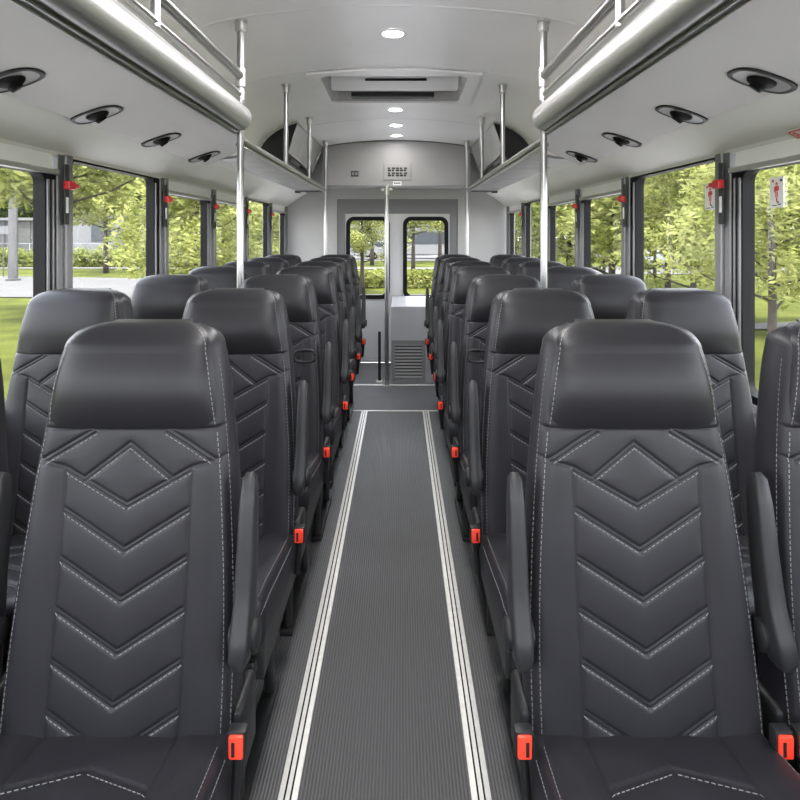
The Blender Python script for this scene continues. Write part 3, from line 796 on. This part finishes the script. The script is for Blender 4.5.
# rear pole in front of the doors
rp = empty('grab_pole', (-.083, 5.34, 0)); tag(rp, 'steel pole standing before the back doors at the aisle end', 'pole')
bm = bmesh.new(); tube(bm, [(0,0,0),(0,0,1.745)], .0185, 18); obj('tube', bm, 'chrome', rp, smooth=True, angle=40)
bm = bmesh.new(); tube(bm, [(0,0,0),(0,0,.010),(0,0,.011),(0,0,.05)], [.04,.04,.024,.022], 18); obj('foot', bm, 'alu', rp, smooth=True, angle=30)
bm = bmesh.new(); tube(bm, [(0,0,1.70),(0,0,1.765)], .024, 14); box(bm, -.05,.05,-.012,.012,1.735,1.757,.003); tube(bm, [(0,0,1.747),(0,.30,1.80),(0,.61,1.815)], .012, 12); obj('top_bracket', bm, 'alu', rp, smooth=True, angle=30)
bp = empty('barrier_bar', (-.150, 5.42, 0)); tag(bp, 'black upright bar on the floor left of the back pole', 'bar')
bm = bmesh.new(); box(bm, -.013, .013, -.012, .012, 0, .47, .005); obj('bar', bm, 'blackplastic', bp)
bm = bmesh.new(); box(bm, -.032, .03, -.025, .025, 0, .03, .004); obj('foot_bracket', bm, 'alu', bp)

# ------------------------------------------------------------------ outside
GZ = -.85
def at(px, D): return (px-400)*D/600+.035
bm = bmesh.new()
def quad(bm, pts, z): bm.faces.new([bm.verts.new((x, y, z)) for x, y in pts])
quad(bm, [(-150,-30),(150,-30),(150,160),(-150,160)], GZ); g = struct(obj('ground', bm, 'grass'))
bm = bmesh.new(); quad(bm, [(-70,20.5),(-24,21),(-9,20.2),(-7,23),(-8,28),(-20,30.5),(-70,31)], GZ+.03); tag(obj('road', bm, 'road'), 'pale concrete road beyond the left windows', 'road')
bm = bmesh.new(); quad(bm, [(-60,36.5),(-8,36.5),(-8,38),(-60,38)], GZ+.04); tag(obj('footpath', bm, 'road'), 'thin pale footpath in front of the long grey building', 'path')
bm = bmesh.new(); quad(bm, [(6,32),(60,31),(60,38),(6,40)], GZ+.03); tag(obj('road', bm, 'road'), 'pale road with a parked car beyond the right windows', 'road')
bm = bmesh.new(); quad(bm, [(-4.6,-14),(4.2,-14),(4.2,12),(-4.6,12)], GZ+.03); tag(obj('bounce_ground', bm, 'paving'), 'added pale paving under the bus, bouncing light inside', 'paving')  # out of view, added to bounce daylight up onto ceiling and soffits
bm = bmesh.new(); quad(bm, [(7,13.4),(30,17.5),(30,18.6),(7,14.2)], GZ+.03); tag(obj('footpath', bm, 'road'), 'narrow footpath across the lawn beyond the nearest right window', 'path')
bm = bmesh.new(); quad(bm, [(-6,36.2),(4.4,36.2),(4.4,38.2),(-6,38.2)], GZ+.03); tag(obj('footpath', bm, 'road'), 'pale footpath across the lawn behind the hedge outside the back doors', 'path')
bm = bmesh.new(); quad(bm, [(-9,47),(12,47),(12,62),(-9,62)], GZ+.03); tag(obj('parking_lot', bm, 'road'), 'pale parking lot with white vehicles beyond the back doors', 'parking lot')
bm = bmesh.new(); quad(bm, [(-4,20.2),(5,20.2),(5,21.4),(-4,21.4)], GZ+.03); tag(obj('kerb', bm, 'road'), 'pale kerb strip in front of the hedge outside the back doors', 'kerb')

def leaves_mesh(name, centers, radii, n, size, seed, squash=1.0, flat=.5):
    r = np.random.default_rng(seed)
    cen = np.array(centers); rad = np.array(radii)
    wts = rad**2; wts = wts/wts.sum()
    idx = r.choice(len(cen), n, p=wts)
    d = r.normal(size=(n,3)); d /= np.linalg.norm(d, axis=1)[:,None]
    rr = r.random(n)**.45
    P = cen[idx] + d*(rad[idx]*rr)[:,None]*np.array([1,1,squash])
    a = r.normal(size=(n,3)); a[:,2] *= flat; a /= np.linalg.norm(a, axis=1)[:,None]
    b = np.cross(a, r.normal(size=(n,3))); b /= np.linalg.norm(b, axis=1)[:,None]
    s = size*(.6+.8*r.random(n))[:,None]
    V = np.empty((n,4,3)); V[:,0] = P-a*s; V[:,1] = P+b*s*.34-a*s*.1; V[:,2] = P+a*s; V[:,3] = P-b*s*.34-a*s*.1
    me = bpy.data.meshes.new(name); me.vertices.add(n*4); me.vertices.foreach_set('co', V.reshape(-1).astype(np.float32))
    me.loops.add(n*4); me.loops.foreach_set('vertex_index', np.arange(n*4, dtype=np.int32))
    me.polygons.add(n); me.polygons.foreach_set('loop_start', np.arange(0, n*4, 4, dtype=np.int32))
    me.update(calc_edges=True); me.validate()
    return me
def tree_proto(h, cr, low, tr, leaf, n, lsize, seed, branches=16):
    r = random.Random(seed)
    bm = bmesh.new()
    pts = [(0,0,-.05)]; x = y = 0
    for k in range(1, 9):
        x += r.uniform(-.03,.03)*h*.1; y += r.uniform(-.03,.03)*h*.1; pts.append((x, y, h*.93*k/8))
    tube(bm, pts, [tr*(1-.85*k/8) for k in range(9)], 10)
    cen = []; rad = []
    for k in range(branches):
        f = low+(1-low)*(k+.5)/branches
        base = Vector(pts[0]).lerp(Vector(pts[-1]), min(.98, f)); ang = k*2.4+r.uniform(-.4,.4)
        env = math.sin(PI*min(1, .22+.78*(1-(f-low)/(1-low))))**.7 if False else (1-((f-low)/(1-low))**1.6)*.85+.18
        L = cr*env*r.uniform(.75,1.1); tip = base+Vector((math.cos(ang)*L, math.sin(ang)*L, L*.45))
        mid = base.lerp(tip, .5)+Vector((0,0,-.06*L))
        br = tr*(1-.8*f)*.42
        tube(bm, [base, mid, tip], [br, br*.6, br*.2], 6)
        for q, rf in ((.42,.30),(.72,.34),(1.0,.30)):
            c = base.lerp(tip, q)+Vector((r.uniform(-.15,.15)*cr, r.uniform(-.15,.15)*cr, r.uniform(-.1,.1)*cr)); cen.append(tuple(c)); rad.append(cr*rf*r.uniform(.7,1.15))
    for q in range(8):
        f = low+.12+(1-low)*q/8.5; p = Vector(pts[0]).lerp(Vector(pts[-1]), f); cen.append(tuple(p)); rad.append(cr*.26)
    cen.append((x, y, h*.97)); rad.append(cr*.22)
    me = leaves_mesh('foliage', cen, rad, n, lsize, seed, .8)
    t = empty('tree'); obj('trunk', bm, 'bark', t, smooth=True); link('foliage', me, leaf, t)
    return t
protoT = {
 'young': tree_proto(4.6, 1.25, .22, .07, 'leafA', 12000, .055, 11, 18),
 'full': tree_proto(6.0, 2.0, .18, .10, 'leafA', 14000, .085, 12, 20),
 'mid': tree_proto(6.5, 2.1, .20, .11, 'leafB', 12000, .09, 13, 20),
 'street': tree_proto(6.2, 2.5, .38, .16, 'leafA', 9000, .13, 14, 18),
 'pink': tree_proto(5.0, 1.6, .25, .08, 'leafP', 6000, .10, 16, 14),
 'dark': tree_proto(14, 5.5, .12, .30, 'leafC', 14000, .38, 15, 20)}
used = set()
def tree(kind, px, D, label, sc=1.0, rz=None, group='trees outside the bus'):
    o = protoT[kind] if kind not in used else dup(protoT[kind]); used.add(kind)
    o.location = (at(px, D), D, GZ); o.scale = (sc,)*3; o.rotation_euler = (0,0,random.uniform(0,6) if rz is None else rz)
    tag(o, label, 'tree', group)
Y_ = 'yellow-green tree'
tree('street', 106, 33, 'broad yellow-green street tree with bare trunk behind the second left window', 1.0, .4)
tree('street', 52, 16, 'leafy tree with spreading branches filling the top of the second left window', 1.08, 2.0)
tree('full', 196, 12.5, 'yellow-green tree filling the third left window', .8)
tree('mid', 207, 16, 'green tree between the third and fourth left windows', 1.0)
tree('pink', 224, 24, 'pinkish tree seen through the fourth left window', 1.1)
tree('young', 232, 17, 'slim green tree at the rear edge of the fourth left window', 1.1)
tree('full', 254, 19, 'yellow-green tree behind the fifth left window', 1.05)
tree('mid', 275, 22, 'green tree behind the rearmost left window', 1.1)
tree('young', 772, 8.6, 'young tree with slim trunk close outside the nearest right window', 1.05)
tree('full', 810, 12.5, 'bushy yellow-green tree at the right edge beyond the nearest right window', .9)
tree('full', 742, 15, 'yellow-green tree hidden partly by the black pillar on the right', 1.0)
tree('young', 694, 12.5, 'small light green tree in the middle of the second right window', 1.05)
tree('mid', 668, 24, 'green tree above the parked car in the second right window', 1.15)
tree('pink', 655, 27, 'pinkish tree behind the second right window', 1.0)
tree('full', 612, 15, 'yellow-green tree filling the third right window', 1.05)
tree('pink', 604, 24, 'pinkish tree behind the third right window', .9)
tree('mid', 570, 17, 'green tree filling the fourth right window', 1.05)
tree('full', 540, 21, 'yellow-green tree behind the right steel pole', 1.1)
tree('mid', 514, 24, 'green tree behind the rearmost right window', 1.1)
tree('young', 362, 21.5, 'young tree with thin trunk outside the left back door window', 1.15)
tree('street', 413, 33, 'street tree with brown trunk outside the right back door window', .85)
tree('street', 372, 41, 'broad tree behind the lawn outside the left back door window', 1.0)
tree('street', 440, 44, 'spreading tree beside the white bus outside the right back door window', 1.05)
for i, (px, D, w) in enumerate(((-70,62,'behind the lamp post at the far left'),(15,78,'behind the nearest left window'),(70,62,'above the grey building in the second left window'),(130,80,'at the right of the second left window'),(185,62,'behind the third left window'),(235,80,'behind the fourth left window'),(285,66,'behind the rearmost left window'),(335,88,'far behind the left back door window'),(400,104,'far behind the middle of the back doors'),(458,88,'far behind the right back door window'),(545,60,'behind the rearmost right window'),(560,80,'behind the fourth right window'),(618,60,'behind the third right window'),(668,78,'behind the second right window'),(732,58,'behind the grey post on the right'),(775,76,'behind the nearest right window'),(850,56,'beyond the right edge of the photo'))):
    tree('dark', px, D, f'tall dark green tree {w}', (.85+.2*((i*37) % 10)/10)*(1.0 if D < 70 else 1.15))

# shrubs and hedge
def shrub(px, D, w, hgt, label, leaf='leafB', n=900, L=.07, group='shrubs along the building'):
    r = random.Random(int(px*7)); cen = []; rad = []
    for k in range(9):
        cen.append((r.uniform(-.5,.5)*w, r.uniform(-.2,.2)*w, hgt*r.uniform(.25,.7))); rad.append(hgt*.42)
    t = empty('shrub', (at(px,D), D, GZ)); link('foliage', leaves_mesh('foliage', cen, rad, n, L*2, int(px*7)), leaf, t)
    bm = bmesh.new()
    for k in range(5): tube(bm, [(r.uniform(-.1,.1)*w, 0, -.02), cen[k]], [.03,.012], 6)
    obj('stem', bm, 'bark', t); tag(t, label, 'shrub', group)
for k, (px, lb) in enumerate(((2,'round green shrub at the far left by the lamp post'),(24,'green shrub just right of the lamp post'),(73,'green shrub at the left of the second left window'),(93,'low green shrub between the shrub and street tree trunk'),(118,'green shrub right of the street tree trunk'),(143,'larger green shrub at the right of the second left window'))):
    shrub(px, 39.5, 1.9, 1.3, lb)
hd_ = empty('hedge', (.2, 24.3, GZ)); tag(hd_, 'clipped yellow-green hedge across the lawn outside the back doors', 'hedge')
cen = [(x, random.uniform(-.25,.25), random.uniform(.2,.45)) for x in np.linspace(-4.2,4.2,46)]
link('foliage', leaves_mesh('foliage', cen, [.36]*46, 9000, .09, 3), 'leafA', hd_)
bm = bmesh.new()
for x in np.linspace(-4,4,17): tube(bm, [(x,0,-.02),(x+.1,0,.35)], [.03,.012], 6)
obj('stem', bm, 'bark', hd_)

# buildings
b = empty('building', (-33, 47, GZ)); tag(b, 'long pale grey building with ribbed walls beyond the left windows', 'building')
bm = bmesh.new(); box(bm, -24, 13, 0, 8, 0, 3.2)
for k in range(38): box(bm, -24+k, -23.9+k, -.06, 0, 0, 3.2)
obj('wall', bm, 'bwall', b); bm = bmesh.new(); box(bm, -24.2, 13.2, -.25, 8, 3.2, 3.4); obj('roof_edge', bm, 'bwall2', b)
b = empty('building', (-23.5, 45.5, GZ)); tag(b, 'taller white block in front of the grey building in the second left window', 'building')
bm = bmesh.new(); box(bm, -2.6, 2.6, -.5, .8, 0, 4.6); obj('wall', bm, 'bwall2', b); bm = bmesh.new(); box(bm, .4, 1.9, -.56, -.49, 1.6, 3.0); obj('window', bm, 'bglass', b)
fn = empty('fence', (-28, 43, GZ)); tag(fn, 'thin wire fence with steel posts in front of the grey building', 'fence')
bm = bmesh.new()
for z in (.1,.75,1.45): tube(bm, [(-16,0,z),(14,0,z)], .03, 6)
obj('rails', bm, 'cargrey', fn)
for k in range(13):
    bm = bmesh.new(); tube(bm, [(-16+k*2.5,0,0),(-16+k*2.5,0,1.5)], .045, 8); obj('fence_post', bm, 'cargrey', fn)
lp = empty('lamp_post', (at(13,27.5), 27.5, GZ)); tag(lp, 'pale grey lamp post on the grass beyond the nearest left window', 'lamp post')
bm = bmesh.new(); tube(bm, [(0,0,0),(0,0,7.5)], [.21,.15], 16); obj('pole', bm, 'lamppost', lp, smooth=True, angle=40)
bm = bmesh.new(); tube(bm, [(0,0,0),(0,0,.12),(0,0,.13)], [.30,.30,.22], 16); obj('base', bm, 'lamppost', lp, smooth=True, angle=40)
bm = bmesh.new(); tube(bm, [(0,0,7.4),(.6,0,7.7),(1.6,0,7.75)], [.06,.06,.05], 10); box(bm, 1.5,2.2,-.15,.15,7.68,7.82,.03); obj('lamp_head', bm, 'lamppost', lp)
sg = empty('sign_board', (at(3,30), 30, GZ)); tag(sg, 'small white notice board left of the lamp post', 'sign')
bm = bmesh.new(); box(bm, -.35,.35,-.02,.02,2.15,2.55,.01); obj('panel', bm, 'bwall2', sg); bm = bmesh.new(); tube(bm, [(0,.03,0),(0,.03,2.5)], .03, 8); obj('post', bm, 'lamppost', sg)

b = empty('building', (5, 66, GZ)); tag(b, 'low glass-fronted building behind the white bus beyond the back doors', 'building')
bm = bmesh.new(); box(bm, -13, 3, 0, 6, 0, 3.2); obj('wall', bm, 'bwall2', b)
for k in range(7):
    bm = bmesh.new(); box(bm, -12.5+k*2.1, -10.8+k*2.1, -.06, .02, .8, 2.6); obj('window', bm, 'bglass', b)

def car(px, D, rz, body, label, Lc=4.3, hgt=1.45, van=False, group='vehicles parked outside'):
    t = empty('car', (at(px,D), D, GZ+.03), rz); tag(t, label, 'car', group)
    L = Lc/2
    prof = [(-L,.30),(-L,.75),(-L+.1,.85),(-L+.75,.92),(-L+1.35,hgt),(L-1.3,hgt),(L-.35,.95),(L-.05,.88),(L,.5),(L,.30)] if not van else [(-L,.35),(-L,1.2),(-L+.15,hgt),(L-.1,hgt),(L,1.2),(L,.35)]
    bm = bmesh.new(); a = [bm.verts.new((x,-.85,z)) for x, z in prof]; c = [bm.verts.new((x,.85,z)) for x, z in prof]
    for i in range(len(prof)): bm.faces.new((a[i],a[(i+1)%len(prof)],c[(i+1)%len(prof)],c[i]))
    bm.faces.new(a); bm.faces.new(c); bmesh.ops.bevel(bm, geom=bm.edges[:], offset=.06, segments=2, affect='EDGES')
    obj('body', bm, body, t, smooth=True, angle=40)
    bm = bmesh.new(); wp = [(-L+.95,.95),(-L+1.42,hgt-.09),(L-1.36,hgt-.09),(L-.6,.97)] if not van else [(-L+.3,1.25),(-L+.3,hgt-.2),(L-.3,hgt-.2),(L-.3,1.25)]
    for sy in (-.87,.83): plate(bm, wp, None, lambda u, v, q, sy=sy: (u, sy+q, v), 0, .04)
    obj('windows', bm, 'bglass', t)
    for x in (-L+.8, L-.8):
        for y in (-.78,.78):
            bm = bmesh.new(); tube(bm, [(x,y-.1,.32),(x,y+.1,.32)], .32, 18); obj('wheel', bm, 'rubber', t, smooth=True, angle=40)
car(357, 50, 0, 'carwhite', 'white car left of the thin tree outside the left back window')
car(384, 54.5, 0, 'carwhite', 'white car behind the steel pole outside the left back window')
car(322, 52, .1, 'carwhite', 'white car at the left edge of the left back window')
car(427, 51, 0, 'carwhite', 'white bus parked beyond the right back door window', 7.0, 2.5, True)
car(407, 59.5, 0, 'carwhite', 'white van just left of the bus beyond the right back window', 4.8, 1.9, True)
car(652, 39.5, .3, 'carblue', 'dark blue car at the left edge of the second right window', 4.2, 1.6)
car(667, 37, .2, 'cargrey', 'grey car nearer the road in the second right window', 4.2, 1.35)
car(692, 45, .0, 'carwhite', 'white van among the leaves in the second right window', 5.5, 2.1, True)
car(612, 46, .0, 'carwhite', 'white van low behind the third right window', 5.5, 2.0, True)
car(225, 42, .0, 'carwhite', 'white car low behind the fourth left window', 4.5, 1.5)

# ------------------------------------------------------------------ world, camera
w = bpy.data.worlds.new('sky'); S.world = w; w.use_nodes = True
nt = w.node_tree; bg = nt.nodes['Background']
tc = nt.nodes.new('ShaderNodeTexCoord'); sp = nt.nodes.new('ShaderNodeSeparateXYZ'); rp_ = nt.nodes.new('ShaderNodeValToRGB')
rp_.color_ramp.elements[0].position = 0; rp_.color_ramp.elements[0].color = (.95,.97,1,1)
rp_.color_ramp.elements[1].position = .7; rp_.color_ramp.elements[1].color = (.80,.88,1,1)
nt.links.new(tc.outputs['Generated'], sp.inputs[0]); nt.links.new(sp.outputs['Z'], rp_.inputs[0]); nt.links.new(rp_.outputs[0], bg.inputs[0])
bg.inputs[1].default_value = 4.0
sun = bpy.data.lights.new('sun', 'SUN'); sun.energy = 6.0; sun.angle = math.radians(12); sun.color = (1,.96,.88)
so = bpy.data.objects.new('sun', sun); C.objects.link(so); so.rotation_euler = (math.radians(20), math.radians(8), 0)

cam = bpy.data.cameras.new('camera'); cam.sensor_width = 36; cam.sensor_fit = 'HORIZONTAL'; cam.lens = 27.0
cam.shift_x = 0; cam.shift_y = (233-400)/800.0; cam.clip_start = .02; cam.clip_end = 500
co = bpy.data.objects.new('camera', cam); C.objects.link(co); co.location = (.035, 0, 1.36); co.rotation_euler = (PI/2, 0, 0)
S.camera = co
vs = S.view_settings; vs.view_transform = 'Standard'; vs.look = 'None'; vs.gamma = 1; vs.use_curve_mapping = False; vs.exposure = 1.35
S.cycles.max_bounces = 10; S.cycles.diffuse_bounces = 6; S.cycles.transparent_max_bounces = 16; S.cycles.glossy_bounces = 5
